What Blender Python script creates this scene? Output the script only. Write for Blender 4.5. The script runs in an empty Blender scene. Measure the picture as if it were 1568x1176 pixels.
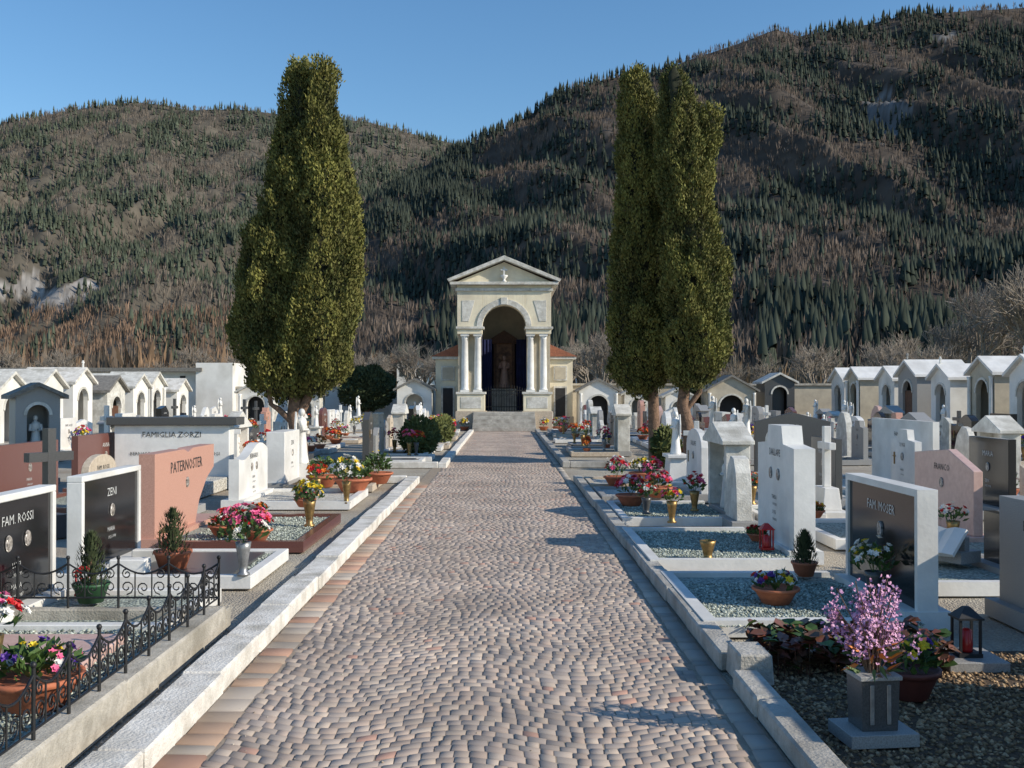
import bpy, math, random
import numpy as np
from mathutils import Vector, Matrix, noise
random.seed(7); RNG=np.random.default_rng(7)
R=math.radians
sc=bpy.context.scene
# ------------------------------------------------------------------ materials
def new_mat(name):
    m=bpy.data.materials.new(name); m.use_nodes=True
    return m,m.node_tree.nodes,m.node_tree.links,m.node_tree.nodes['Principled BSDF']
def mat(name,c1,c2=None,scale=8.,rough=.7,bump=.0,bscale=60.,metal=0.,contrast=(.35,.65),stain=None,voro=None):
    m,N,L,b=new_mat(name)
    b.inputs['Roughness'].default_value=rough; b.inputs['Metallic'].default_value=metal
    c2=c2 or tuple(min(1,x*.75) for x in c1)
    g=N.new('ShaderNodeNewGeometry')
    if voro:
        t=N.new('ShaderNodeTexVoronoi'); t.inputs['Scale'].default_value=voro
        L.new(g.outputs['Position'],t.inputs['Vector'])
        s=N.new('ShaderNodeSeparateColor'); L.new(t.outputs['Color'],s.inputs[0]); fac=s.outputs[0]; dist=t.outputs['Distance']
    else:
        t=N.new('ShaderNodeTexNoise'); t.inputs['Scale'].default_value=scale; t.inputs['Detail'].default_value=6; t.inputs['Roughness'].default_value=.65
        L.new(g.outputs['Position'],t.inputs['Vector']); fac=t.outputs['Fac']; dist=None
    cr=N.new('ShaderNodeValToRGB'); cr.color_ramp.elements[0].position=contrast[0]; cr.color_ramp.elements[1].position=contrast[1]
    cr.color_ramp.elements[0].color=(*c2,1); cr.color_ramp.elements[1].color=(*c1,1)
    L.new(fac,cr.inputs[0]); out=cr.outputs[0]
    if stain:
        t2=N.new('ShaderNodeTexNoise'); t2.inputs['Scale'].default_value=stain[1]; t2.inputs['Detail'].default_value=5
        L.new(g.outputs['Position'],t2.inputs['Vector'])
        r2=N.new('ShaderNodeValToRGB'); r2.color_ramp.elements[0].position=.45; r2.color_ramp.elements[1].position=.72
        L.new(t2.outputs['Fac'],r2.inputs[0])
        mx=N.new('ShaderNodeMixRGB'); mx.inputs[2].default_value=(*stain[0],1); L.new(r2.outputs[0],mx.inputs[0]); L.new(out,mx.inputs[1]); out=mx.outputs[0]
    L.new(out,b.inputs['Base Color'])
    if bump>0:
        bm=N.new('ShaderNodeBump'); bm.inputs['Strength'].default_value=bump; bm.inputs['Distance'].default_value=.02
        if dist: L.new(dist,bm.inputs['Height']); bm.invert=True
        else:
            t3=N.new('ShaderNodeTexNoise'); t3.inputs['Scale'].default_value=bscale; t3.inputs['Detail'].default_value=4
            L.new(g.outputs['Position'],t3.inputs['Vector']); L.new(t3.outputs['Fac'],bm.inputs['Height'])
        L.new(bm.outputs[0],b.inputs['Normal'])
    return m
def vmat(name,rough=.9,nscale=3.,lo=.6,hi=1.3,bump=0,trans=0,spec=.3):
    m,N,L,b=new_mat(name); b.inputs['Roughness'].default_value=rough
    b.inputs['Specular IOR Level'].default_value=spec
    a=N.new('ShaderNodeAttribute'); a.attribute_name='Col'
    g=N.new('ShaderNodeNewGeometry'); t=N.new('ShaderNodeTexNoise'); t.inputs['Scale'].default_value=nscale; t.inputs['Detail'].default_value=5
    L.new(g.outputs['Position'],t.inputs['Vector'])
    mr=N.new('ShaderNodeMapRange'); mr.inputs[1].default_value=.3; mr.inputs[2].default_value=.7; mr.inputs[3].default_value=lo; mr.inputs[4].default_value=hi
    L.new(t.outputs['Fac'],mr.inputs[0])
    v=N.new('ShaderNodeVectorMath'); v.operation='SCALE'; L.new(a.outputs['Color'],v.inputs[0]); L.new(mr.outputs[0],v.inputs['Scale'])
    L.new(v.outputs[0],b.inputs['Base Color'])
    if bump:
        bm=N.new('ShaderNodeBump'); bm.inputs['Strength'].default_value=bump; bm.inputs['Distance'].default_value=.01
        L.new(t.outputs['Fac'],bm.inputs['Height']); L.new(bm.outputs[0],b.inputs['Normal'])
    return m
WHITE=mat('white_marble',(.82,.80,.76),(.70,.69,.66),4,.45,.1,30,stain=((.60,.58,.54),1.7))
WHITE2=mat('aged_white_stone',(.74,.72,.66),(.52,.50,.45),9,.75,.35,50,stain=((.38,.36,.31),3))
BLACK=mat('black_granite',(.022,.023,.025),(.012,.012,.013),120,.13)
GRAY=mat('grey_granite',(.40,.39,.37),(.22,.215,.21),150,.5,.1,90)
DGRAY=mat('dark_granite',(.10,.10,.10),(.05,.05,.05),120,.3)
PINK=mat('pink_granite',(.60,.34,.26),(.46,.24,.18),110,.4)
PINKL=mat('pink_marble',(.64,.44,.38),(.54,.35,.30),14,.4)
RED=mat('red_granite',(.19,.08,.065),(.11,.045,.037),120,.25)
BEIGE=mat('beige_stone',(.58,.49,.38),(.44,.36,.27),20,.7,.3)
GOLD=mat('bronze',(.40,.26,.10),(.22,.14,.06),20,.45,metal=.8)
STEEL=mat('pewter',(.38,.38,.38),(.25,.25,.25),20,.4,metal=.6)
IRON=mat('wrought_iron',(.018,.018,.02),(.012,.012,.012),30,.5)
TERRA=mat('terracotta',(.52,.17,.08),(.40,.12,.06),14,.75,.1)
SOIL=mat('soil',(.13,.085,.05),(.065,.042,.026),40,1,.6,80)
GRAV_G=mat('green_grey_gravel',(.44,.48,.41),(.17,.19,.165),rough=.9,bump=.8,voro=45.,contrast=(.1,.9))
GRAV_W=mat('white_gravel',(.70,.67,.60),(.38,.36,.32),rough=.9,bump=.8,voro=45.,contrast=(.1,.9))
CONC=mat('concrete',(.52,.48,.41),(.35,.32,.27),12,.9,.4,70,stain=((.25,.225,.18),2.5))
KERBW=mat('white_kerb_stone',(.81,.78,.72),(.62,.58,.52),7,.8,.5,60,stain=((.44,.41,.35),4))
KERBG=mat('grey_kerb_stone',(.54,.51,.46),(.34,.32,.28),12,.85,.5,60,stain=((.24,.22,.19),3))
INK=mat('engraved_letter',(.05,.05,.05),None,9,.6)
LETW=mat('white_letter',(.6,.6,.58),None,9,.6)
PHOTO=mat('photo_ceramic',(.5,.45,.4),(.08,.07,.06),40,.2)
GREEN=mat('leaf_green',(.08,.145,.03),(.03,.065,.016),25,.6)
DKGREEN=mat('conifer_green',(.07,.09,.035),(.035,.05,.018),30,.8)
BERG=mat('bergenia_leaf',(.18,.055,.04),(.06,.05,.025),9,.35)
FL={ 'red':mat('red_petal',(.6,.015,.02),None,20,.6),'pink':mat('pink_petal',(.8,.2,.36),(.7,.1,.25),20,.6),
 'white':mat('white_petal',(.82,.8,.75),None,20,.6),'yellow':mat('yellow_petal',(.8,.6,.03),None,20,.6),
 'violet':mat('violet_petal',(.12,.04,.32),None,20,.6),'mauve':mat('mauve_petal',(.74,.42,.60),(.52,.26,.44),20,.6),
 'orange':mat('orange_petal',(.75,.22,.03),None,20,.6)}
REDGLASS=mat('red_candle',(.5,.02,.02),None,20,.25)
STUCCO=mat('stucco',(.82,.74,.56),(.72,.64,.48),2.5,.9,.15,60,stain=((.62,.55,.42),1.3))
STUCG=mat('stucco_grey',(.54,.48,.37),(.42,.37,.29),2.5,.9,.15,60)
PLASTER=mat('white_plaster',(.82,.80,.75),(.74,.715,.67),2,.9,.1,50,stain=((.60,.575,.52),1.1))
TILE=mat('roof_tile',(.36,.14,.08),(.23,.09,.055),14,.9,.5,20)
SLATE=mat('slate_roof',(.24,.225,.20),(.14,.13,.115),12,.8,.3)
BLUE=mat('blue_drape',(.012,.022,.10),(.006,.010,.05),3,.9)
WOOD=mat('dark_wood',(.14,.06,.03),(.06,.026,.014),12,.6)
DARK=mat('opening_shade',(.03,.03,.032),None,5,.8)  # shade inside openings, painted as flat dark panels
BARK=mat('bark',(.27,.165,.11),(.12,.075,.05),16,.95,.8,35)
BAREB=mat('bare_branch',(.33,.285,.24),(.20,.17,.14),2,.95)
GLASS=mat('window_glass',(.03,.04,.05),None,5,.1)
GPOT=mat('green_pot',(.03,.10,.04),None,9,.5)
# ------------------------------------------------------------------ mesh builder
class MB:
    def __init__(s): s.v=[];s.f=[];s.m=[];s.mi=[];s.sm=[];s.T=Matrix.Identity(4)
    def at(s,x=0,y=0,z=0,rot=0,rx=0,ry=0,sc_=1):
        s.T=Matrix.Translation((x,y,z))@Matrix.Rotation(rot,4,'Z')@Matrix.Rotation(rx,4,'X')@Matrix.Rotation(ry,4,'Y')@Matrix.Scale(sc_,4); return s
    def add(s,vs,fs,mt,smooth=False,T=None):
        o=len(s.v); M=s.T if T is None else s.T@T
        s.v.extend([tuple(M@Vector(p)) for p in vs])
        if mt not in s.m: s.m.append(mt)
        k=s.m.index(mt)
        for f in fs: s.f.append([o+i for i in f]); s.mi.append(k); s.sm.append(smooth)
    def box(s,x0,x1,y0,y1,z0,z1,mt,T=None,taper=0):
        t=taper
        vs=[(x0,y0,z0),(x1,y0,z0),(x1,y1,z0),(x0,y1,z0),(x0+t,y0+t,z1),(x1-t,y0+t,z1),(x1-t,y1-t,z1),(x0+t,y1-t,z1)]
        s.add(vs,[(0,3,2,1),(4,5,6,7),(0,1,5,4),(1,2,6,5),(2,3,7,6),(3,0,4,7)],mt,False,T)
    def prism(s,poly,y0,y1,mt,T=None):   # poly in xz, CCW seen from -y
        n=len(poly); vs=[(x,y0,z) for x,z in poly]+[(x,y1,z) for x,z in poly]
        fs=[tuple(range(n)),tuple(range(2*n-1,n-1,-1))]+[(i,i+n,(i+1)%n+n,(i+1)%n) for i in range(n)]
        s.add(vs,fs,mt,False,T)
    def lathe(s,prof,mt,c=(0,0,0),seg=16,smooth=True,sx=1,sy=1,T=None):
        vs=[];fs=[]
        for r,z in prof:
            for i in range(seg):
                a=2*math.pi*i/seg; vs.append((c[0]+r*sx*math.cos(a),c[1]+r*sy*math.sin(a),c[2]+z))
        for j in range(len(prof)-1):
            for i in range(seg):
                k=(i+1)%seg; fs.append((j*seg+i,j*seg+k,(j+1)*seg+k,(j+1)*seg+i))
        fs.append(tuple(range(seg-1,-1,-1))); fs.append(tuple((len(prof)-1)*seg+i for i in range(seg)))
        s.add(vs,fs,mt,smooth,T)
    def tube(s,pts,rad,mt,seg=5,smooth=True):
        pts=[Vector(p) for p in pts]; n=len(pts)
        if not hasattr(rad,'__len__'): rad=[rad]*n
        vs=[];fs=[]
        for i,p in enumerate(pts):
            d=(pts[min(i+1,n-1)]-pts[max(i-1,0)]).normalized()
            u=d.cross(Vector((0.31,.95,.1))).normalized() if abs(d.y)<.9 else d.cross(Vector((1,0,0))).normalized()
            w=d.cross(u)
            for k in range(seg):
                a=2*math.pi*k/seg; vs.append(tuple(p+(u*math.cos(a)+w*math.sin(a))*rad[i]))
        for i in range(n-1):
            for k in range(seg):
                q=(k+1)%seg; fs.append((i*seg+k,i*seg+q,(i+1)*seg+q,(i+1)*seg+k))
        s.add(vs,fs,mt,smooth)
    def ball(s,c,r,mt,sz=1,seg=10,rings=6,sx=1,sy=1):
        s.lathe([(max(.001,r*math.sin(math.pi*i/rings)),-r*sz*math.cos(math.pi*i/rings)) for i in range(rings+1)],mt,c,seg,True,sx,sy)
    def done(s,name,bevel=0,parent=None):
        me=bpy.data.meshes.new(name); me.from_pydata(s.v,[],s.f)
        for m in s.m: me.materials.append(m)
        me.polygons.foreach_set('material_index',s.mi); me.polygons.foreach_set('use_smooth',s.sm); me.update()
        o=bpy.data.objects.new(name,me); sc.collection.objects.link(o)
        if bevel:
            b=o.modifiers.new('bevel','BEVEL'); b.width=bevel; b.segments=1; b.limit_method='ANGLE'; b.angle_limit=R(50)
        if parent: o.parent=parent
        return o
def np_mesh(name,V,F,cols=None,mt=None,smooth=False):
    me=bpy.data.meshes.new(name); n=len(V); m,k=F.shape
    me.vertices.add(n); me.vertices.foreach_set('co',V.astype(np.float32).ravel())
    me.loops.add(m*k); me.loops.foreach_set('vertex_index',F.astype(np.int32).ravel())
    me.polygons.add(m); me.polygons.foreach_set('loop_start',np.arange(0,m*k,k,dtype=np.int32))
    me.polygons.foreach_set('loop_total',np.full(m,k,dtype=np.int32))
    if smooth: me.polygons.foreach_set('use_smooth',np.ones(m,dtype=bool))
    me.update(calc_edges=True)
    if cols is not None:
        a=me.color_attributes.new('Col','FLOAT_COLOR','POINT'); c=np.ones((n,4),dtype=np.float32); c[:,:3]=cols; a.data.foreach_set('color',c.ravel())
    if mt: me.materials.append(mt)
    o=bpy.data.objects.new(name,me); sc.collection.objects.link(o); return o
TAB=RNG.random((256,256))
def vn(x,y):
    xi=np.floor(x).astype(int); yi=np.floor(y).astype(int); fx=x-xi; fy=y-yi; fx=fx*fx*(3-2*fx); fy=fy*fy*(3-2*fy)
    g=lambda a,b:TAB[a%256,b%256]
    return (g(xi,yi)*(1-fx)+g(xi+1,yi)*fx)*(1-fy)+(g(xi,yi+1)*(1-fx)+g(xi+1,yi+1)*fx)*fy
def fbm(x,y,o=5,p=.5):
    r=0;a=1;t=0
    for i in range(o): r=r+a*vn(x*2**i+17.3*i,y*2**i+9.1*i); t+=a; a*=p
    return r/t
# ------------------------------------------------------------------ text cache
_tc={}
def text_geo(s):
    if s not in _tc:
        cu=bpy.data.curves.new('t','FONT'); cu.body=s; cu.resolution_u=1; cu.align_x='CENTER'; cu.size=1
        o=bpy.data.objects.new('t',cu); sc.collection.objects.link(o); bpy.context.view_layer.update()
        me=bpy.data.meshes.new_from_object(o)
        _tc[s]=([tuple(v.co) for v in me.vertices],[tuple(p.vertices) for p in me.polygons])
        bpy.data.objects.remove(o); bpy.data.meshes.remove(me)
    return _tc[s]
def put_text(mb,s,x,y,z,size,mt):
    v,f=text_geo(s)
    mb.add([(x+a*size,y,z+b*size) for a,b,c in v],f,mt)
NAMES=['FAM. ROSSI','MARIA','GIUSEPPE','BERNARDI','ANNA','LUIGI','TERESA','FAM. MOSER','FRANCO','ZENI','EMMA','CARLO','RITA','DALLAPE']
# ------------------------------------------------------------------ flowers & containers
def flowers(mb,x,y,z,r,h,cols,n=26,leaf=60,fs=.028,leafmat=None):
    lm=leafmat or GREEN
    for i in range(leaf):
        a=random.uniform(0,6.28); rr=r*math.sqrt(random.random())*.95; hh=h*random.uniform(.25,.95)
        p=Vector((x+rr*math.cos(a),y+rr*math.sin(a),z+hh*(1-.4*(rr/r)**2)))
        d=Vector((math.cos(a)*.6+random.uniform(-.5,.5),math.sin(a)*.6+random.uniform(-.5,.5),random.uniform(.1,1))).normalized()
        u=d.cross(Vector((random.random()-.5,random.random()-.5,random.random()))).normalized()*random.uniform(.008,.018)*(1+r*2)
        l=random.uniform(.03,.07)*(1+r*2)
        mb.add([p-d*l*.5,p+u,p+d*l*.6,p-u],[(0,1,2,3)],lm)
    for i in range(6):
        a=random.uniform(0,6.28); mb.tube([(x,y,z),(x+r*.6*math.cos(a),y+r*.6*math.sin(a),z+h*.8)],.003,lm,3)
    for i in range(n):
        a=random.uniform(0,6.28); rr=r*math.sqrt(random.random()); hh=h*random.uniform(.6,1.05)
        c=Vector((x+rr*math.cos(a),y+rr*math.sin(a),z+hh*(1-.35*(rr/r)**2)))
        d=Vector((math.cos(a)*rr/r*1.1+random.uniform(-.3,.3),math.sin(a)*rr/r*1.1+random.uniform(-.3,.3),.8)).normalized()
        u=d.orthogonal().normalized(); w=d.cross(u); q=fs*random.uniform(.7,1.25); mt=FL[random.choice(cols)]
        k=6; ring=[c+(u*math.cos(t)+w*math.sin(t))*q*(1 if j%2 else .65)+d*q*.35 for j,t in enumerate([2*math.pi*j/(2*k) for j in range(2*k)])]
        mb.add([c-d*q*.2]+ring,[(0,j+1,(j+1)%(2*k)+1) for j in range(2*k)],mt)
        mb.add([c+d*q*.1]+[c+(u*math.cos(t)+w*math.sin(t))*q*.45+d*q*.5 for t in [j*1.2566 for j in range(5)]],[(0,j+1,(j+1)%5+1) for j in range(5)],mt)
def bowl(x,y,r,cols,z=0,mt=None,h=None,name='potted_flowers',fh=None,n=26,leaf=70,fs=.028):
    mb=MB(); h=h or r*.75
    mb.lathe([(r*.55,0),(r*.62,h*.06),(r*.9,h*.7),(r,h*.82),(r*1.06,h*.84),(r*1.06,h),(r*.96,h),(r*.92,h*.9),(.002,h*.9)],mt or TERRA,(x,y,z),20)
    flowers(mb,x,y,z+h*.85,r*1.0,fh or r*.9,cols,n,leaf,fs); return mb.done(name)
def vase(x,y,cols,z=0,h=.25,r=.05,mt=None,fr=.14,fh=.22,n=20,name='flower_vase',fs=.03,leaf=50,lm=None):
    mb=MB()
    mb.lathe([(r*.9,0),(r*.9,h*.06),(r*.55,h*.12),(r*.6,h*.3),(r*.95,h*.8),(r*1.1,h),(r*.9,h),(r*.8,h*.92),(.002,h*.92)],mt or GOLD,(x,y,z),14)
    flowers(mb,x,y,z+h*.9,fr,fh,cols,n,leaf,fs,lm); return mb.done(name)
def lantern(x,y,z=0,s=1,mt=None):
    mb=MB().at(x,y,z,sc_=s); m=mt or IRON
    mb.box(-.06,.06,-.06,.06,0,.02,m)
    for a in(-.05,.05):
        for b in(-.05,.05): mb.box(a-.006,a+.006,b-.006,b+.006,.02,.19,m)
    mb.lathe([(.03,.02),(.032,.03),(.03,.13),(.01,.14)],REDGLASS,seg=10)
    mb.box(-.065,.065,-.065,.065,.19,.2,m); mb.box(-.06,.06,-.06,.06,.2,.25,m,taper=.045)
    return mb.done('grave_lantern')
def shrub_pot(x,y,z=0,r=.13,h=.35,mt=None):
    mb=MB(); mb.lathe([(r*.7,0),(r,r*.95),(r*1.08,r),(r*1.08,r*1.15),(r*.9,r*1.1),(.002,r*1.05)],mt or TERRA,(x,y,z),16)
    mb.tube([(x,y,z+r),(x,y,z+r+h*.6)],.01,BARK,5)
    for i in range(700):
        t=random.random(); a=random.uniform(0,6.28); rr=r*(1-t)**.45*random.uniform(.2,1.2)
        p=Vector((x+rr*math.cos(a),y+rr*math.sin(a),z+r+t*h)); d=Vector((math.cos(a)*.5+random.uniform(-.2,.2),math.sin(a)*.5,1)).normalized()
        u=Vector((-math.sin(a),math.cos(a),random.uniform(-.4,.4)))*.008
        mb.add([p-u,p+u,p+d*.045],[(0,1,2)],DKGREEN)
    return mb.done('potted_conifer')
# ------------------------------------------------------------------ statues, headstones
def statue(mb,x,y,z,h,mt,wings=True):
    s=h; T=Matrix.Translation((x,y,z))@Matrix.Scale(s,4); o=mb.T.copy(); mb.T=mb.T@T
    mb.lathe([(.17,0),(.175,.03),(.14,.2),(.12,.4),(.10,.55),(.115,.66),(.13,.76),(.10,.82),(.04,.85),(.035,.88)],mt,seg=12,sy=.75)
    mb.ball((0,0,.935),.062,mt,1.2,10,6)
    mb.tube([(-.12,0,.77),(-.15,-.05,.62),(-.03,-.12,.62)],[.045,.04,.028],mt,6)
    mb.tube([(.12,0,.77),(.15,-.05,.62),(.03,-.12,.64)],[.045,.04,.028],mt,6)
    if wings:
        for q in(-1,1): mb.prism([(q*.02,.5),(q*.2,.35),(q*.24,.7),(q*.16,.95),(q*.04,.78)][::q],.06,.09,mt)
    mb.T=o
def cross(mb,x,y,z,h,mt,t=.05,w=None):
    w=w or h*.55
    mb.box(x-t/2,x+t/2,y-t/2,y+t/2,z,z+h,mt); 
    mb.box(x-w/2,x-t/2,y-t/2+.002,y+t/2-.002,z+h*.62,z+h*.62+t,mt); mb.box(x+t/2,x+w/2,y-t/2+.002,y+t/2-.002,z+h*.62,z+h*.62+t,mt)
def headstone(x,y,rot,w=1.,h=.95,style='slab',m=None,base=None,plot=1.4,pw=None,border=None,fill=None,letters=None,text=None,slab=None,name='grave',d=.1,ts=None):
    m=m or WHITE; base=base or m; border=border or base; pw=pw or w+.25
    dark = m in (BLACK,DGRAY,RED); lm=letters or (LETW if dark else INK)
    mb=MB().at(x,y,0,rot)
    mb.box(-w/2-.06,w/2+.06,-.16,.16,0,.12,base)
    z0=.12; yf=-d/2
    if style=='slab': poly=[(-w/2,z0),(w/2,z0),(w/2,h),(-w/2,h)]
    elif style=='arch': poly=[(-w/2,z0),(w/2,z0)]+[(w/2*math.cos(a),h-w*.22+w*.22*math.sin(a)) for a in [math.pi*i/10 for i in range(11)]]
    elif style=='gable': poly=[(-w/2,z0),(w/2,z0),(w/2,h*.86),(0,h),(-w/2,h*.86)]
    elif style=='slant': poly=[(-w/2,z0),(w/2,z0),(w/2,h*.80),(w*.1,h),(-w/2,h*.92)]
    elif style=='shoulder': poly=[(-w/2,z0),(w/2,z0),(w/2,h*.84),(w*.22,h*.86),(w*.18,h),(-w*.18,h),(-w*.22,h*.86),(-w/2,h*.84)]
    elif style=='wave': poly=[(-w/2,z0),(w/2,z0)]+[(w/2-w*i/10,h*(.88+.12*math.sin(i/10*5.5))) for i in range(11)]
    elif style=='cut': poly=[(-w/2,z0),(w*.15,z0),(w*.22,z0+h*.25),(w*.36,z0+h*.48),(w/2,z0+h*.6),(w/2,h),(w*.1,h),(w*.02,h*.96),(-w*.05,h),(-w/2,h)]
    elif style=='rough': poly=[(-w/2,z0),(w/2,z0),(w*.46,h*.5),(w*.38,h*.78),(w*.2,h*.97),(-w*.05,h),(-w*.3,h*.85),(-w*.44,h*.6)]
    if style=='cross':
        mb.box(-w*.3,w*.3,-.12,.12,z0,z0+h*.25,m,taper=.03); cross(mb,0,0,z0+h*.25,h*.7,m,.09,w*.6)
    elif style=='statue':
        mb.box(-w*.25,w*.25,-.16,.16,z0,h*.45,m,taper=.03); mb.box(-w*.28,w*.28,-.18,.18,h*.45,h*.5,m); statue(mb,0,0,h*.5,h*.65,WHITE)
    elif style=='aedicule':
        mb.box(-w/2,-w/2+.1,-.18,.12,z0,h*.78,m); mb.box(w/2-.1,w/2,-.18,.12,z0,h*.78,m); mb.box(-w/2+.1,w/2-.1,.04,.12,z0,h*.78,m)
        mb.prism([(-w/2-.07,h*.78),(w/2+.07,h*.78),(w/2+.07,h*.82),(0,h),(-w/2-.07,h*.82)],-.24,.16,m); statue(mb,0,-.05,z0,h*.55,WHITE,False)
    elif style=='frame':
        mb.box(-w/2,w/2,-d/2,d/2,z0,h-.05,m); mb.box(-w/2-.05,w/2+.05,-d/2-.02,d/2+.02,h-.05,h,base)
        mb.box(-w/2-.05,-w/2,-d/2-.02,d/2+.02,z0,h-.05,base); mb.box(w/2,w/2+.05,-d/2-.02,d/2+.02,z0,h-.05,base)
    else: mb.prism(poly,-d/2,d/2,m)
    if style in('slab','arch','gable','slant','shoulder','wave','cut','frame'):
        tt=text or [random.choice(NAMES) for _ in range(random.choice((1,2,2)))]
        sz=min(.10,w*.09); zz=h*.76
        put_text(mb,tt[0],0,yf-.004,zz,ts or min(sz,w*.75/max(4,len(tt[0]))*1.3),lm)
        for i,s in enumerate(tt[1:]):
            zz2=h*.42-i*.15; put_text(mb,s,-.02,yf-.004,zz2,sz*.55,lm); put_text(mb,random.choice(['1921-1998','1934-2001','1910-1987']),-.0,yf-.004,zz2-.065,sz*.40,lm)
        for px in ([-.0] if len(tt)<3 else [-.14,.14]):
            mb.lathe([(.045,0),(.045,.012),(.038,.016)],PHOTO,seg=14,sy=1.3,T=Matrix.Translation((px,yf,h*.62))@Matrix.Rotation(R(90),4,'X'))
        if text is None and random.random()<.35 and w<1.4:
            cross(mb,-w*.33,yf-.010,h*.5,.18,GOLD,.015,.10)
    if plot:
        b=.09; P=-plot; hb=.11
        mb.box(-pw/2,-pw/2+b,P,-.165,0,hb,border); mb.box(pw/2-b,pw/2,P,-.165,0,hb,border); mb.box(-pw/2+b,pw/2-b,P,P+b,0,hb,border)
        mb.box(-pw/2+b,pw/2-b,P+b,-.165,0,.07,fill or GRAV_G)
        if slab: mb.box(-pw/2+b+.05,pw/2-b-.05,P+b+.1,-.4,.07,.1,slab)
    return mb.done(name,bevel=.006)
# ------------------------------------------------------------------ GROUND
mb=MB(); mb.add([(-4000,-300,-.03),(4000,-300,-.03),(4000,4000,-.03),(-4000,4000,-.03)],[(0,1,2,3)],mat('meadow',(.16,.13,.07),(.09,.09,.04),.08,1,.3,2)); mb.done('ground')
mb=MB(); mb.add([(-40,-8,-.018),(24,-8,-.018),(24,52,-.018),(-40,52,-.018)],[(0,1,2,3)],mat('cemetery_gravel',(.52,.47,.38),(.32,.285,.23),rough=1,bump=.7,voro=60.,contrast=(.0,1.),stain=((.31,.25,.19),.7))); mb.done('gravel_ground')
mb=MB(); mb.add([(-1.52,-4,-.008),(1.24,-4,-.008),(1.24,42.3,-.008),(-1.52,42.3,-.008)],[(0,1,2,3)],mat('sand_joint',(.36,.29,.22),(.24,.19,.14),18,1,.3)); mb.done('path_bed')
# cobbles
V=[];F=[];C=[]
base_cols=np.array([(.475,.385,.315),(.43,.355,.30),(.53,.43,.345),(.385,.32,.275),(.49,.38,.305),(.45,.355,.29)])
yy=-1.0
def A(x): return .10*math.cos(2*math.pi*(x+.2)/1.27)
while yy<41.9:
    x=-1.28+random.uniform(-.05,0); rowh=random.uniform(.066,.086)
    while x<1.06:
        wd=random.uniform(.055,.098); g=.002
        x1=min(x+wd,1.09)
        if x1-x>.035:
            jit=lambda:random.uniform(-.004,.004)
            q=[(x+g,yy+g),(x1-g,yy+g),(x1-g,yy+rowh-g),(x+g,yy+rowh-g)]
            q=[(a+jit(),b+A(a)+jit()) for a,b in q]
            cx=sum(p[0] for p in q)/4; cy=sum(p[1] for p in q)/4
            hz=random.uniform(-.0015,.001)-.0035; tx=random.uniform(-.022,.022); ty=random.uniform(-.022,.022)
            o=len(V)
            for a,b in q: V.append((a,b,-.0085))
            for a,b in q:
                a2=cx+(a-cx)*.90; b2=cy+(b-cy)*.90; V.append((a2,b2,hz+tx*(a2-cx)+ty*(b2-cy)))
            F+= [(o+4,o+5,o+6,o+7),(o,o+1,o+5,o+4),(o+1,o+2,o+6,o+5),(o+2,o+3,o+7,o+6),(o+3,o,o+4,o+7)]
            c=base_cols[random.randrange(6)]*random.uniform(.84,1.1)
            if random.random()<.02: c=np.array((.48,.29,.22))
            C+=[c]*8
        x=x1
    yy+=rowh
for (xa,xb,y0,y1,cols) in [(-1.5,-1.30,-1,17.5,[(.48,.29,.21),(.45,.35,.27),(.51,.35,.25),(.43,.37,.31)]),(1.10,1.23,-1,41.8,[(.42,.38,.33),(.38,.35,.31),(.48,.42,.35)])]:
    yy=y0
    while yy<y1:
        l=random.uniform(.10,.24); o=len(V); g=.005
        q=[(xa+g,yy+g),(xb-g,yy+g),(xb-g,yy+l-g),(xa+g,yy+l-g)]; q=[(a+random.uniform(-.008,.008),b+random.uniform(-.008,.008)) for a,b in q]
        cx=sum(p[0] for p in q)/4; cy=sum(p[1] for p in q)/4; hz=random.uniform(-.003,.005)
        for a,b in q: V.append((a,b,-.0085))
        for a,b in q: V.append((cx+(a-cx)*.92,cy+(b-cy)*.93,.001+hz))
        F+= [(o+4,o+5,o+6,o+7),(o,o+1,o+5,o+4),(o+1,o+2,o+6,o+5),(o+2,o+3,o+7,o+6),(o+3,o,o+4,o+7)]
        C+=[np.array(random.choice(cols))*random.uniform(.8,1.1)]*8; yy+=l
CM=vmat('cobblestone',.8,1.1,.76,1.14,0)
np_mesh('cobblestone_path',np.array(V),np.array(F),np.array(C),CM)
# kerbs
def kerb(x0,x1,y0,y1,h,mt,name,L=1.0,z=0):
    mb=MB(); y=y0
    while y<y1-.01:
        l=min(L*random.uniform(.8,1.2),y1-y); dx=random.uniform(-.008,.008); dz=random.uniform(-.008,.008)
        mb.box(x0+dx,x1+dx,y+.004,y+l-.004,-.015+z,h+dz,mt); y+=l
    return mb.done(name,bevel=.012)
kerb(-1.72,-1.50,-1,18.2,.10,KERBW,'kerb')
kerb(-2.00,-1.86,-1,6.9,.17,CONC,'low_wall',1.5)
kerb(1.24,1.38,-1,5.55,.10,KERBG,'kerb')
kerb(1.24,1.38,5.9,18.5,.10,KERBG,'kerb')
kerb(-1.40,-1.22,21.6,41,.10,KERBW,'kerb'); kerb(1.24,1.40,21.7,41,.12,KERBG,'kerb')
mb=MB(); mb.box(-3.2,-1.40,21.6,21.78,-.01,.12,KERBW); mb.box(1.40,3.2,21.7,21.88,-.01,.12,KERBG); mb.box(-3.4,-1.72,18.05,18.2,-.01,.12,KERBW); mb.done('kerb',.01)
mb=MB(); mb.box(1.27,1.47,5.56,5.88,0,.17,KERBG,taper=.01); mb.done('kerb_end_block',.01)
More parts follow.
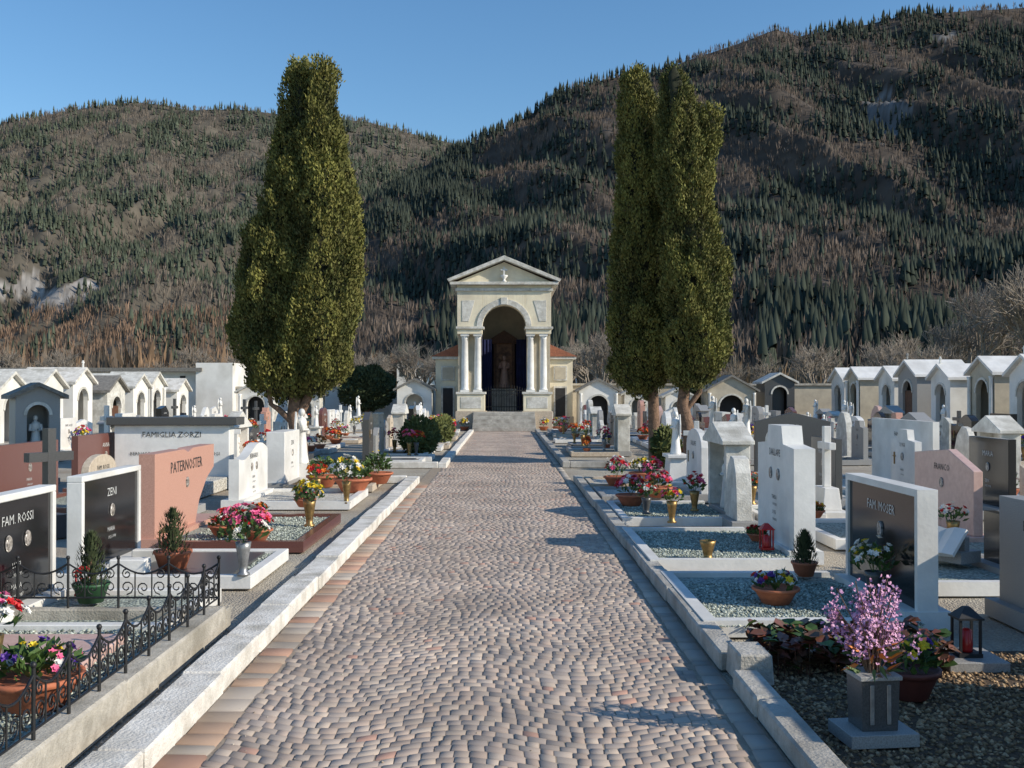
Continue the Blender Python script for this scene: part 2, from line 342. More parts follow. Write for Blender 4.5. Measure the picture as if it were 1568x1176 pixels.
# ------------------------------------------------------------------ pebbles
def pebbles(rects,name,z,cols,size=(.009,.018)):
    P=[]
    for (x0,x1,y0,y1,n) in rects: P.append(np.stack([RNG.uniform(x0,x1,n),RNG.uniform(y0,y1,n),np.full(n,z)],1))
    P=np.concatenate(P); n=len(P); s=RNG.uniform(size[0],size[1],(n,1))
    D=np.array([(1,0,0),(0,1,0),(-1,0,0),(0,-1,0),(0,0,.7),(0,0,-.4)])
    th=RNG.uniform(0,6.28,n); c,sn=np.cos(th),np.sin(th)
    V=np.zeros((n,6,3))
    for k,d in enumerate(D):
        q=d*(1+RNG.uniform(-.35,.35,(n,3)))+RNG.uniform(-.25,.25,(n,3))
        V[:,k,0]=(q[:,0]*c-q[:,1]*sn)*s[:,0]+P[:,0]; V[:,k,1]=(q[:,0]*sn+q[:,1]*c)*s[:,0]+P[:,1]; V[:,k,2]=q[:,2]*s[:,0]+P[:,2]
    f=np.array([(0,1,4),(1,2,4),(2,3,4),(3,0,4),(1,0,5),(2,1,5),(3,2,5),(0,3,5)])
    F=(f[None]+np.arange(n)[:,None,None]*6).reshape(-1,3)
    cc=np.array(cols)[RNG.integers(0,len(cols),n)]*RNG.uniform(.75,1.2,(n,1))
    np_mesh(name,V.reshape(-1,3),F,np.repeat(cc,6,0),vmat(name+'_m',.85,20,.85,1.1))
GG=[(.38,.42,.36),(.25,.28,.24),(.56,.59,.51),(.32,.35,.30)]
pebbles([(1.4,2.75,6.65,8.15,5200),(1.4,2.7,9.2,11.2,5500),(1.5,2.7,12.2,14.0,2500),(-3.3,-2.05,10.3,12.5,3500),(-4.2,-2.05,3.5,6.6,8000),(-3.3,-2.1,8.4,9.7,2000)],'plot_gravel',.075,GG)
pebbles([(1.42,4.5,3.2,6.3,15000)],'brown_gravel',-.008,[(.36,.24,.135),(.25,.165,.09),(.46,.33,.20),(.18,.12,.07)],(.008,.02))
pebbles([(-1.86,-1.72,3,18,1200),(1.38,1.46,6,18,500),(-1.5,1.2,3.2,14,260)],'loose_grit',-.003,[(.44,.37,.29),(.32,.26,.20),(.57,.5,.41)],(.004,.009))
mb=MB(); mb.add([(1.39,2.5,-.010),(6,2.5,-.010),(6,6.35,-.010),(1.39,6.35,-.010)],[(0,1,2,3)],SOIL); mb.done('soil_bed')
# ------------------------------------------------------------------ NEAR LEFT GRAVES
HL=R(90); HR=R(-90)
headstone(-3.45,7.2,HL,1.05,.9,'frame',BLACK,WHITE,1.3,1.25,WHITE,GRAV_G,text=['FAM. ROSSI','LUIGI','MARIA'],d=.09)
headstone(-3.5,9.05,HL,1.25,.91,'frame',BLACK,WHITE,1.45,1.45,WHITE,GRAV_G,text=['ZENI','MARIA'],slab=DGRAY,d=.09)
headstone(-3.6,11.4,HL,2.1,.97,'cut',PINK,PINK,1.6,2.35,RED,GRAV_G,text=['PATERNOSTER'],d=.16,letters=INK,ts=.17)
headstone(-3.7,14.9,HL,1.7,.85,'wave',WHITE,WHITE,1.6,1.9,WHITE,GRAV_W,text=['BERNARDI','ANNA','CARLO'],d=.14)
headstone(-3.7,17.2,HL,1.2,.95,'slab',WHITE,GRAY,1.6,1.6,BEIGE,SOIL,text=['ZENI','EMMA'],d=.3)
mb=MB(); mb.box(-4.4,-3.4,3.0,6.75,0,.08,GRAV_G); mb.box(-3.4,-2.01,3.0,6.75,0,.06,GRAV_G); mb.box(-3.3,-2.3,5.5,6.3,.06,.12,PINKL); mb.box(-4.4,-1.86,6.9,7.0,0,.14,CONC); mb.done('grave_plot',.008)
def spiral(cx,cz,r,s,t0,turns=1.3,n=12):
    return [(cx+s*r*(1-i/n*.8)*math.cos(t0+turns*2*math.pi*i/n),cz+r*(1-i/n*.8)*math.sin(t0+turns*2*math.pi*i/n)) for i in range(n+1)]
def fence(x0,y0,x1,y1,z,name):
    L=math.hypot(x1-x0,y1-y0); ux,uy=(x1-x0)/L,(y1-y0)/L; mb=MB()
    P=lambda s,h:(x0+ux*s,y0+uy*s,z+h)
    n=round(L/.34); w=L/n
    mb.tube([P(0,.04),P(L,.04)],.007,IRON,4)
    for i in range(n+1):
        mb.tube([P(i*w,-.03),P(i*w,.30)],.009,IRON,5); mb.ball(P(i*w,.31),.015,IRON,1,6,4)
        if i<n:
            s=i*w
            mb.tube([P(s+w*k/8,.27-.07*math.sin(math.pi*k/8)) for k in range(9)],.007,IRON,4)
            for k in (1/3,2/3): mb.tube([P(s+w*k,.04),P(s+w*k,.27-.07*math.sin(math.pi*k)-.0)],.006,IRON,4)
            for q,cx in((1,s+w*.17),(-1,s+w*.83)):
                mb.tube([P(a,b) for a,b in spiral(cx,.11,.05,q,-1.57)],.005,IRON,4)
                mb.tube([P(a,b) for a,b in spiral(cx,.20,.035,q,1.57)],.005,IRON,4)
            mb.tube([P(a,b) for a,b in spiral(s+w*.5,.105,.045,1,-1.57)],.005,IRON,4)
    mb.done(name)
fence(-1.93,3.2,-1.93,6.95,.17,'iron_fence'); fence(-1.93,6.95,-4.3,6.95,.17,'iron_fence')
bowl(-2.28,5.0,.22,['violet','white','pink','yellow'],.06,h=.17,n=26,leaf=200,fs=.026)
vase(-2.62,5.25,['white','pink','white','red'],.06,.3,.06,GOLD,.17,.26,46,fs=.032)
bowl(-2.75,4.6,.12,['white','red'],.06,n=18)
vase(-3.35,6.2,['yellow','pink'],.1,.2,.05,GOLD,.13,.2,16)
shrub_pot(-2.95,7.35,.1,.12,.36,GPOT); shrub_pot(-2.82,8.75,.08,.15,.36)
mb=MB(); mb.box(-3.25,-2.95,8.45,8.6,.07,.22,WHITE); mb.box(-3.3,-2.95,9.1,9.2,.07,.2,WHITE); mb.done('marble_block',.01)
vase(-2.12,8.35,['pink','red','white','pink'],.11,.27,.06,STEEL,.21,.32,56,'flower_vase',.037,110)
bowl(-2.95,10.75,.14,['red','white'],.1,n=22); bowl(-3.1,11.6,.13,['red','pink'],.1,n=22,mt=GPOT)
bowl(-2.95,12.3,.11,['orange','red'],.1,n=16); bowl(-2.5,10.4,.15,['red','pink'],.1,n=30,fh=.22,fs=.035)
vase(-2.2,11.6,['yellow','yellow','white'],.08,.3,.07,GOLD,.17,.28,36,leaf=90,fs=.035)
vase(-2.15,14.0,['white','white','yellow'],.08,.3,.06,GOLD,.24,.38,40,leaf=140,fs=.045)
bowl(-2.6,13.4,.14,['red','pink'],.1); bowl(-2.3,15.6,.28,['orange'],.08,n=6,leaf=320,fh=.35); bowl(-2.9,16.4,.25,['yellow'],.08,n=5,leaf=260,fh=.35)
vase(-2.7,14.8,['orange','red'],.1,.25,.06,GOLD,.16,.26,26,fs=.04); bowl(-2.1,17.0,.25,['yellow'],.08,n=3,leaf=300,fh=.4)
lantern(-3.1,7.6,.1,.9,REDGLASS); lantern(-3.15,9.6,.1,1,GOLD); lantern(-2.9,14.6,.1,1,GOLD)
mb=MB().at(-3.55,18.0,0,HL); mb.box(-.2,.2,-.2,.2,0,.35,WHITE,taper=.02); statue(mb,0,0,.35,.95,WHITE); mb.done('angel_statue')
mb=MB().at(-5.0,11.3,0,R(60)); mb.box(-.2,.2,-.15,.15,0,.25,DGRAY,taper=.03); cross(mb,0,0,.25,.95,DGRAY,.1,.55); mb.done('grave_cross')
headstone(-6.6,14.2,HL,1.8,.9,'slab',RED,RED,1.4); headstone(-6.6,16.9,HL,2.2,.92,'slab',RED,RED,1.4)
mb=MB(); mb.box(-6.45,-4.55,17.0,17.3,0,1.05,WHITE); mb.box(-6.55,-4.4,16.9,17.4,1.05,1.18,DGRAY); put_text(mb,'FAMIGLIA ZORZI',-5.5,16.99,.85,.13,INK); mb.box(-6.45,-4.55,15.4,16.99,0,.2,GRAV_W)
for i in range(3): put_text(mb,NAMES[i+3],-6.0+i*.6,16.99,.55,.08,INK)
mb.done('family_grave',.01)
headstone(-5.2,13.2,HL,.9,.8,'arch',BEIGE,GRAY,1.2); headstone(-5.1,9.4,HL,.8,.7,'cross',DGRAY,GRAY,0)
# ------------------------------------------------------------------ NEAR RIGHT GRAVES
headstone(2.85,7.6,HR,1.35,.94,'frame',BLACK,WHITE,1.55,1.85,WHITE,GRAV_G,text=['FAM. MOSER','RITA'],d=.1)
headstone(2.8,10.2,HR,1.35,1.27,'shoulder',WHITE,WHITE,1.5,2.2,WHITE,GRAV_G,text=['DALLAPE','TERESA','LUIGI'],d=.2)
headstone(2.9,13.1,HR,1.1,1.22,'aedicule',WHITE2,GRAY,1.5,1.9,WHITE,GRAV_G)
headstone(2.75,12.0,HR,.6,.85,'rough',WHITE2,GRAY,0,d=.18)
headstone(2.9,15.4,HR,1.2,1.05,'arch',WHITE,GRAY,1.5,1.5,GRAY,GRAV_W)
headstone(2.9,17.3,HR,1.1,1.1,'statue',WHITE,WHITE,1.5,1.5,BEIGE,GRAV_W)
headstone(3.62,6.7,HR,1.2,.86,'slab',GRAY,GRAY,0,text=['BERNARDO','ALFONSO','CARLO'],letters=INK,d=.16)
headstone(4.85,11.2,HR,1.5,.98,'slant',PINKL,PINKL,1.5,1.7,WHITE,GRAV_G,text=['FRANCO'])
headstone(5.3,9.9,HR,1.0,1.08,'wave',BEIGE,BEIGE,1.0,1.2,GRAY,GRAV_G)
headstone(4.6,14.6,HR,1.1,.95,'slab',DGRAY,GRAY,1.2); headstone(4.1,13.0,HR,.8,1.1,'cross',WHITE,WHITE,1.0); headstone(4.3,16.2,HR,.9,1.0,'arch',WHITE2,GRAY,1.1)
headstone(6.6,16.9,HR,2.6,1.14,'slab',WHITE,WHITE,1.3,2.8,WHITE,GRAV_W,text=['FAM. BERTI','ANNA','EMMA'])
headstone(6.4,13.4,HR,1.1,1.0,'slab',BLACK,GRAY,1.2); headstone(5.9,15.0,HR,.9,1.05,'shoulder',WHITE,WHITE,1.1)
headstone(4.3,8.6,HR,.9,.55,'slab',BLACK,GRAY,1.2,1.2,WHITE,GRAV_G)
headstone(5.35,19,0,1.4,1.22,'gable',DGRAY,GRAY,1.0)
headstone(3.2,4.55,HR,1.6,1.12,'slab',WHITE,GRAY,0,d=.16); headstone(3.45,5.75,HR,.5,1.3,'cross',WHITE,GRAY,0); headstone(3.1,3.0,HR,1.0,1.2,'arch',GRAY,GRAY,0)
mb=MB().at(3.95,17.6,0,HR); mb.box(-.2,.2,-.2,.2,0,.7,WHITE,taper=.02); statue(mb,0,0,.7,.62,WHITE); mb.done('angel_statue')
mb=MB().at(3.9,9.0,.12,HR+.5); mb.box(-.22,.22,-.10,.16,0,.1,GRAY)
mb.box(-.18,.18,.0,.06,.1,.22,GRAY)
for q in(-1,1):
    p=[(0,.02),(q*.22,.05),(q*.22,.08),(q*.11,.09),(0,.05)]; mb.prism(p if q>0 else p[::-1],-.14,.14,WHITE,Matrix.Translation((0,-.06,.14))@Matrix.Rotation(R(48),4,'X'))
mb.done('stone_book')
mb=MB()
for i in range(620):
    x=random.uniform(1.5,2.55); y=random.uniform(5.75,6.35); r=random.uniform(.03,.06); a=random.uniform(0,6.28); z=random.uniform(.05,.19)
    d=Vector((math.cos(a),math.sin(a),random.uniform(-.1,.7))).normalized(); u=Vector((-math.sin(a),math.cos(a),random.uniform(-.5,.5))).normalized(); p=Vector((x,y,z)); up=d.cross(u)*.012
    mb.add([p-d*r,p-d*r*.3+u*r*.8+up,p+d*r*.6+u*r*.7+up,p+d*r,p+d*r*.6-u*r*.7+up,p-d*r*.3-u*r*.8+up,p],[(6,0,1),(6,1,2),(6,2,3),(6,3,4),(6,4,5),(6,5,0)],BERG if random.random()<.82 else GREEN)
    if i%4==0: mb.tube([(x,y,0),tuple(p)],.004,BERG,3)
mb.done('bergenia_plants')
mb=MB().at(1.70,4.72,0,.1); mb.box(-.16,.16,-.13,.13,0,.06,GRAY); mb.box(-.085,.085,-.075,.075,.06,.29,DGRAY,taper=-.006); mb.box(-.10,.10,-.09,.09,.29,.31,GRAY)
mb.box(-.05,-.03,-.083,-.078,.09,.27,STEEL); mb.box(.03,.05,-.083,-.078,.09,.27,STEEL); mb.done('granite_flower_box',.004)
mb=MB()
for i in range(60):
    a=random.uniform(0,6.28); r=random.uniform(.02,.2); top=Vector((1.70+r*math.cos(a),4.72+r*.7*math.sin(a),random.uniform(.46,.74)))
    mb.tube([(1.70+.03*math.cos(a),4.72+.03*math.sin(a),.31),(1.70+r*.5*math.cos(a),4.72+r*.4*math.sin(a),(top.z+.31)/2+.03),tuple(top)],.003,BARK,3)
    for k in range(9):
        t=k/9; c=top+Vector((random.uniform(-.022,.022),random.uniform(-.022,.022),-.13*t)); q=random.uniform(.008,.015)
        for b in range(4):
            d=Vector((random.uniform(-1,1),random.uniform(-1,1),random.uniform(-.3,1))).normalized(); u=d.orthogonal().normalized()
            mb.add([c,c+d*q+u*q*.6,c+d*q*1.5,c+d*q-u*q*.6],[(0,1,2,3)],FL['mauve'])
for i in range(60):
    a=random.uniform(0,6.28); p=Vector((1.70+.08*math.cos(a),4.72+.08*math.sin(a),.31+random.uniform(0,.14))); d=Vector((math.cos(a),math.sin(a),random.uniform(-.6,.8))).normalized(); u=d.orthogonal().normalized()*.012
    mb.add([p-d*.02,p+u,p+d*.07,p-u],[(0,1,2,3)],random.choice([GREEN,FL['orange'],BARK]))
mb.done('heather_flowers')
bowl(2.12,5.35,.15,['yellow','violet','yellow'],0,mt=mat('maroon_pot',(.13,.035,.028),None,9,.6),h=.16,fh=.2,n=16,leaf=170)
bowl(2.95,5.2,.13,['orange','yellow'],0,n=14); lantern(2.72,6.02,.05,1.15)
mb=MB(); mb.box(2.55,2.9,5.85,6.2,-.01,.05,GRAY); mb.done('stone_slab',.005)
bowl(1.95,7.35,.16,['yellow','red','violet','white'],.08,h=.12,n=30,leaf=60)
vase(1.85,9.3,['white'],.08,.17,.07,GOLD,.04,.04,0,leaf=0)
vase(2.62,7.25,['white','yellow','white'],.11,.22,.06,DGRAY,.16,.26,26,leaf=90); bowl(2.55,10.3,.1,['red'],.1,n=18); lantern(2.5,9.75,.1,1,REDGLASS); shrub_pot(2.45,8.35,.1,.1,.25)
vase(1.95,11.9,['red','yellow','pink'],.08,.25,.06,GOLD,.14,.2,22); bowl(1.7,13.7,.2,['red','pink','white'],.08,n=44,fs=.04,fh=.3); bowl(2.2,14.6,.2,['pink','red'],.1,n=34,fs=.04,fh=.25)
vase(1.75,12.6,['red','white'],.1,.2,.06,DGRAY,.14,.2,26); vase(2.4,12.9,['red','pink'],.1,.25,.06,GOLD,.15,.25,30); bowl(1.8,16.4,.2,['pink','red','white'],.1,n=40,fh=.35,fs=.04)
vase(4.1,10.6,['red','white','pink'],.1,.2,.06,GOLD,.22,.25,40,fs=.04); vase(4.35,9.9,['red','white'],.1,.25,.06,GOLD,.14,.2,20); bowl(3.7,12.2,.12,['orange','yellow'],.1); vase(3.3,13.6,['orange','red'],.1,.25,.06,GOLD,.14,.22,22)
vase(2.2,15.2,['red','pink'],.1,.25,.06,GOLD,.16,.3,30,fs=.04); bowl(2.3,17.2,.2,['white','yellow'],.1,n=30,fh=.3,fs=.045); vase(3.6,15.6,['white','pink'],.1,.3,.06,GOLD,.16,.3,30,fs=.04)
# ------------------------------------------------------------------ GRAVE ROWS
STY=['slab','slab','arch','gable','slant','shoulder','wave','cross','cross','statue','aedicule','frame','rough']
MATS=[WHITE,WHITE,WHITE,WHITE2,WHITE2,BLACK,GRAY,PINK,DGRAY,RED,PINKL,BEIGE,WHITE]
def fl_random(x,y,s=1):
    cols=random.choice([['red','pink'],['yellow','white'],['white','pink'],['orange','red'],['violet','yellow'],['red','white']])
    if random.random()<.5: bowl(x,y,random.uniform(.12,.2)*s,cols,.1,n=22,leaf=40,fs=.05,fh=.3)
    else: vase(x,y,cols,.1,.3,.06,random.choice([GOLD,STEEL,DGRAY]),.19,.33,22,leaf=36,fs=.05)
def grave_row(X,y0,y1,side,dens=.97):
    y=y0
    while y<y1:
        w=random.uniform(.7,1.2); 
        if 17.9<y+w/2<21.9: y=22.4; continue
        if abs(X)/y<.60 and random.random()<dens:
            st=random.choice(STY); m=random.choice(MATS)
            if st in('statue','aedicule'): m=random.choice([WHITE,WHITE2,GRAY])
            if st=='cross': m=random.choice([WHITE,WHITE,DGRAY])
            hh=random.uniform(.85,1.35) if st in('cross','statue','aedicule','arch') else random.uniform(.7,1.15)
            headstone(X+random.uniform(-.1,.1),y+w/2,HL if side<0 else HR,w,hh,st,m,random.choice([m,GRAY,WHITE]),random.uniform(1.2,1.5),None,random.choice([WHITE,GRAY,m,BEIGE]),random.choice([GRAV_G,GRAV_W,SOIL]),slab=random.choice([None,None,m]),d=random.uniform(.08,.2))
            q=1 if side<0 else -1
            if random.random()<.85: fl_random(X+q*random.uniform(.35,1.2),y+w/2+random.uniform(-.3,.3))
            if random.random()<.35: fl_random(X+q*random.uniform(.35,1.2),y+w/2+random.uniform(-.3,.3),.8)
        y+=w+random.uniform(.25,.45)
grave_row(-3.1,22.5,40.5,-1); grave_row(3.1,25.4,40.5,1)
grave_row(-6.0,22.4,41.5,-1); grave_row(-8.9,15.6,42,-1); grave_row(-11.5,20,42,-1)
grave_row(5.4,22.4,41.5,1); grave_row(7.9,14.5,42,1); grave_row(10.3,18,42,1); grave_row(12.4,22,42,1,.8)
for (x,y) in [(3.5,18.6),(-5.2,19.3)]: headstone(x,y,R(10)*(1 if x<0 else -1),.8,1.0,'cross',WHITE,GRAY,0)
def leafball(name,x,y,z,rx,rz,n,mt,ls=.05,trunk=True):
    mb=MB()
    for i in range(n):
        d=Vector((random.gauss(0,1),random.gauss(0,1),random.gauss(0,1))).normalized()
        k=random.uniform(.75,1.0)*(1+.22*noise.noise(d*2.3+Vector((x,y,z))))
        p=Vector((x+d.x*rx*k,y+d.y*rx*k,z+d.z*rz*k)); q=(d+Vector((random.uniform(-.7,.7),random.uniform(-.7,.7),random.uniform(-.2,.9)))).normalized(); u=q.orthogonal().normalized()*ls*random.uniform(.3,.6)
        mb.add([p-q*ls*.5,p+u,p+q*ls,p-u],[(0,1,2,3)],mt)
    mb.ball((x,y,z),rx*.72,mt,rz/rx,10,7)
    if trunk: mb.tube([(x,y,-.02),(x,y,z-rz*.5)],.07*rx+.02,BARK,6)
    return mb.done(name)
YELG=mat('shrub_leaf',(.13,.145,.035),(.06,.075,.02),6,.8)
leafball('clipped_shrub',-2.1,25.5,.5,.5,.5,1600,YELG,.07); leafball('clipped_shrub',-1.9,31,.45,.4,.45,1100,YELG,.07); leafball('clipped_shrub',3.3,20.9,.5,.3,.42,1000,YELG,.07)
leafball('round_tree',-6.2,46.5,1.75,1.3,1.0,5000,DKGREEN,.12); leafball('round_tree',9.0,47,1.7,.8,.8,2400,DKGREEN,.12)
# ------------------------------------------------------------------ FAMILY TOMBS
def arch_front(mb,W,z0,H,r,zs,y0,y1,mt,n=12,xo=0):
    mb.box(xo-W,xo-r,y0,y1,z0,H,mt); mb.box(xo+r,xo+W,y0,y1,z0,H,mt)
    for i in range(n):
        a0=math.pi*i/n; a1=math.pi*(i+1)/n
        xa,za=r*math.cos(a0),zs+r*math.sin(a0); xb,zb=r*math.cos(a1),zs+r*math.sin(a1)
        mb.prism([(xo+xb,zb),(xo+xa,za),(xo+xa,H),(xo+xb,H)],y0+.001,y1-.001,mt)
def ring(mb,r0,r1,zs,y0,y1,mt,n=16,xo=0):
    for i in range(n):
        a0=math.pi*i/n; a1=math.pi*(i+1)/n
        mb.prism([(xo+r0*math.cos(a1),zs+r0*math.sin(a1)),(xo+r0*math.cos(a0),zs+r0*math.sin(a0)),(xo+r1*math.cos(a0),zs+r1*math.sin(a0)),(xo+r1*math.cos(a1),zs+r1*math.sin(a1))],y0,y1,mt)
def family_tomb(x,y,rot,w,h,d,wall=None,roof=None,kind=0,name='family_tomb'):
    wall=wall or PLASTER; roof=roof or WHITE2; mb=MB().at(x,y,0,rot); W=w/2; ze=h-w*.33
    mb.box(-W-.08,W+.08,-.12,d,0,.15,GRAY)
    mb.box(-W,-W+.12,.15,d,.15,ze,wall); mb.box(W-.12,W,.15,d,.15,ze,wall); mb.box(-W+.12,W-.12,d-.12,d,.15,ze,wall)
    r=W*.5
    arch_front(mb,W,.15,ze,r,ze-r-.2,0,.15,wall,10)
    ring(mb,r,r+.07,ze-r-.2,-.03,0,WHITE2,10)
    mb.prism([(-W,ze),(W,ze),(0,h-.08)],.0,d,wall)
    for q in(-1,1):
        p=[(0,h),(0,h-.09),(q*(W+.16),ze-.07),(q*(W+.16),ze+.02)]
        mb.prism(p if q<0 else p[::-1],-.14,d+.08,roof)
    if kind==0: mb.box(-r,r,.5,.52,.15,ze-.1,wall); mb.box(-r*.6,r*.6,.46,.5,.4,ze-r,DGRAY)
    if kind==1: mb.box(-r+.02,r-.02,.08,.1,.15,ze-r-.12,WOOD); mb.box(-r,r,.5,.52,.15,ze-.1,DARK)
    if kind==2: statue(mb,0,.3,.15,ze*.6,WHITE,False); mb.box(-r,r,.6,.62,.15,ze-.1,wall)
    if kind==3:
        for q in(-1,1): mb.lathe([(.08,.15),(.06,.2),(.055,ze-.2),(.08,ze-.1)],WHITE,(q*(W-.08),-.07,0),10)
        mb.box(-r,r,.5,.52,.15,ze-.1,DARK)
    if random.random()<.4: cross(mb,0,.0,h-.02,.25,wall,.05)
    return mb.done(name)
for i,Y in enumerate([29.6,32.2,34.9,37.3,39.8,42.4,45.0]): family_tomb(-14.2+random.uniform(-.15,.15),Y,HL,1.6+.1*(i%2),2.2+.12*(i%3),1.8,[PLASTER,WHITE2][i==3],[WHITE2,WHITE2,KERBW,SLATE][i%4],[0,2,0,1,0,3,0][i])
for i,Y in enumerate([28.8,31.7,34.4,37.2,39.8,42.8,45.4]): family_tomb(14.8+random.uniform(-.15,.15),Y,HR,1.75-.12*(i%3),2.68+.1*(i%2)-.06*(i%3),1.9,[PLASTER,STUCG,PLASTER,GRAY][i%4],WHITE,[0,3,0,1][i%4])
family_tomb(-10.7,23.6,R(35),.95,1.82,.8,GRAY,SLATE,2)
family_tomb(-3.9,44.5,0,1.5,2.2,1.4,PLASTER,SLATE,2); family_tomb(4.1,44.5,0,1.7,2.2,1.4,PLASTER,SLATE,3); family_tomb(5.9,45,0,1.2,1.9,1.3,WHITE2,WHITE2,0)
family_tomb(9.9,44.5,0,2.1,2.35,1.5,STUCG,SLATE,3); family_tomb(12.0,44.5,0,1.3,2.45,1.5,DGRAY,WHITE2,0); family_tomb(7.7,45,0,1.2,1.8,1.2,PLASTER,WHITE2,2)
family_tomb(-8.8,45,0,1.4,1.95,1.4,WHITE2,SLATE,0); family_tomb(-10.9,45,0,1.5,2.1,1.4,PLASTER,WHITE2,3)
mb=MB(); mb.box(-38,-14.3,48,51,0,2.55,PLASTER); mb.prism([(-38.3,2.55),(-14,2.55),(-14,2.72),(-38.3,2.72)],47.5,51.3,SLATE)
mb.box(-14.3,-12.6,47.6,51,0,2.95,PLASTER)
for i in range(20): mb.box(-37+i*1.15,-36.75+i*1.15,47.985,48.0,2.1,2.35,DARK)  # dark squares on the wall face stand in for shaded vents
mb.done('columbarium_building')
mb=MB(); mb.box(-12.6,-3.2,48.2,48.5,0,1.75,PLASTER); mb.box(-12.6,-3.2,48.1,48.6,1.75,1.85,CONC); mb.box(3.2,19,48.2,48.5,0,1.9,STUCG); mb.box(3.2,19,48.1,48.6,1.9,2.0,CONC); mb.box(19,19.3,5,48.5,0,2.0,STUCG); mb.done('cemetery_wall')
# ------------------------------------------------------------------ CHAPEL
root=bpy.data.objects.new('chapel',None); sc.collection.objects.link(root)
mb=MB()
for i in range(5): mb.box(-1.3+.001*i,1.3-.001*i,41.6+i*.36,43.5+.002*i if i<4 else 44.2,i*.15,(i+1)*.15,KERBG)
mb.done('steps',.01,root)
mb=MB(); mb.box(-2.08,2.08,43.52,50,0,.749,WHITE2)
for q in(-1,1):
    a,b=sorted((q*.82,q*2.0))
    mb.box(a-.06,b+.06,43.38,44.5,.0,.78,BEIGE); mb.box(a,b,43.46,44.4,.78,1.5,STUCCO); mb.box(a-.05,b+.05,43.4,44.46,1.5,1.6,WHITE2)
    mb.box(a+.15,b-.15,43.445,43.46,.9,1.38,WHITE2)
mb.done('pedestals',.01,root)
mb=MB()
for X in(-1.68,-1.13,1.13,1.68):
    mb.box(X-.19,X+.19,43.62,44.0,1.602,1.68,WHITE); mb.lathe([(.18,1.68),(.19,1.71),(.155,1.75),(.15,1.8),(.15,2.6),(.128,3.85),(.15,3.88),(.13,3.91),(.17,3.98)],WHITE,(X,43.81,0),20); mb.box(X-.18,X+.18,43.63,43.99,3.98,4.07,WHITE)
mb.done('columns',0,root)
mb=MB()
for q in(-1,1):
    a,b=sorted((q*.93,q*2.0))
    mb.box(a,b,43.6,44.6,4.07,4.28,STUCCO); mb.box(a-.05,b+.08,43.52,44.62,4.28,4.38,WHITE2)
    mb.box(*sorted((q*1.0,q*2.0)),44.6,46.0,.75,4.38,STUCG)
    for k in(1.13,1.68): mb.box(q*k-.14,q*k+.14,44.55,44.6,.75,4.05,STUCCO)
arch_front(mb,2.0,4.385,5.9,.93,4.38,43.62,44.3,STUCCO,16); ring(mb,.93,1.17,4.385,43.57,43.62,WHITE2,18)
for q in(-1,1): mb.prism([(q*1.25,5.5),(q*1.8,5.5),(q*1.8,4.6),(q*1.5,4.6)][::(-1 if q>0 else 1)],43.6,43.62,WHITE2)
mb.box(-.14,.14,43.53,43.63,5.32,5.62,WHITE2)
mb.box(-2.08,2.08,43.55,50,5.9,6.02,WHITE2); mb.box(-2.0,2.0,43.63,49.9,6.02,6.15,STUCCO); mb.box(-2.3,2.3,43.35,50.1,6.15,6.27,WHITE2)
mb.prism([(-2.1,6.27),(2.1,6.27),(0,7.15)],43.7,50,STUCCO)
for q in(-1,1):
    p=[(0,7.38),(0,7.2),(q*2.34,6.272),(q*2.42,6.38)]; mb.prism(p if q<0 else p[::-1],43.3,43.78,WHITE2)
    p=[(0,7.36),(0,7.22),(q*2.34,6.275),(q*2.4,6.36)]; mb.prism(p if q<0 else p[::-1],43.78,50.2,TILE)
mb.done('front_walls',.008,root)
mb=MB()
mb.lathe([(.13,6.28),(.06,6.34),(.05,6.4),(.16,6.52),(.15,6.56),(.02,6.5)],WHITE,(0,43.5,0),12); cross(mb,0,43.5,6.5,.42,WHITE,.06,.28); mb.done('pediment_cross',0,root)
mb=MB()
for q in(-1,1):
    mb.box(*sorted((q*1.75,q*2.0)),46,50,.75,5.9,STUCG); mb.box(*sorted((q*1.0,q*2.0)),44.3,44.6,4.385,5.9,STUCG)
    mb.box(*sorted((q*1.0,q*1.02)),46.02,48.8,.75,4.4,BLUE)
    for k in range(6): mb.lathe([(.045,.75),(.04,2.5),(.045,4.0)],BLUE,(q*(.60+k*.075),46.9+.03*(k%2),0),8)
mb.box(-1.75,1.75,49,49.3,.75,5.9,STUCG); mb.box(-1.6,1.6,48.8,48.82,.75,3.9,BLUE)
mb.box(-.62,.62,48.0,48.6,.75,1.75,WHITE2); mb.box(-.5,-.36,48.2,48.5,1.75,3.9,WOOD); mb.box(.36,.5,48.2,48.5,1.75,3.9,WOOD); mb.box(-.62,.62,48.15,48.55,3.9,4.1,WOOD); mb.prism([(-.62,4.1),(.62,4.1),(0,4.5)],48.15,48.55,WOOD)
mb.box(-.36,.36,48.45,48.5,1.75,3.9,mat('altar_painting',(.36,.20,.12),(.09,.05,.04),4,.6)); statue(mb,0,48.3,1.8,1.5,PINKL,False)
mb.done('altar',0,root)
mb=MB()
for i in range(17):
    X=-.9+i*.1125; mb.tube([(X,44.5,.76),(X,44.5,1.75+.18*math.sin(math.pi*i/16))],.013,IRON,4)
mb.tube([(-.93,44.5,.95),(.93,44.5,.95)],.018,IRON,4); mb.tube([(-.93,44.5,1.65),(.93,44.5,1.65)],.018,IRON,4)
for i in range(8): mb.tube([(a,44.5,b) for a,b in spiral(-.8+i*.23,1.45,.09,1,0)],.01,IRON,4)
mb.done('iron_gate',0,root)
mb=MB()
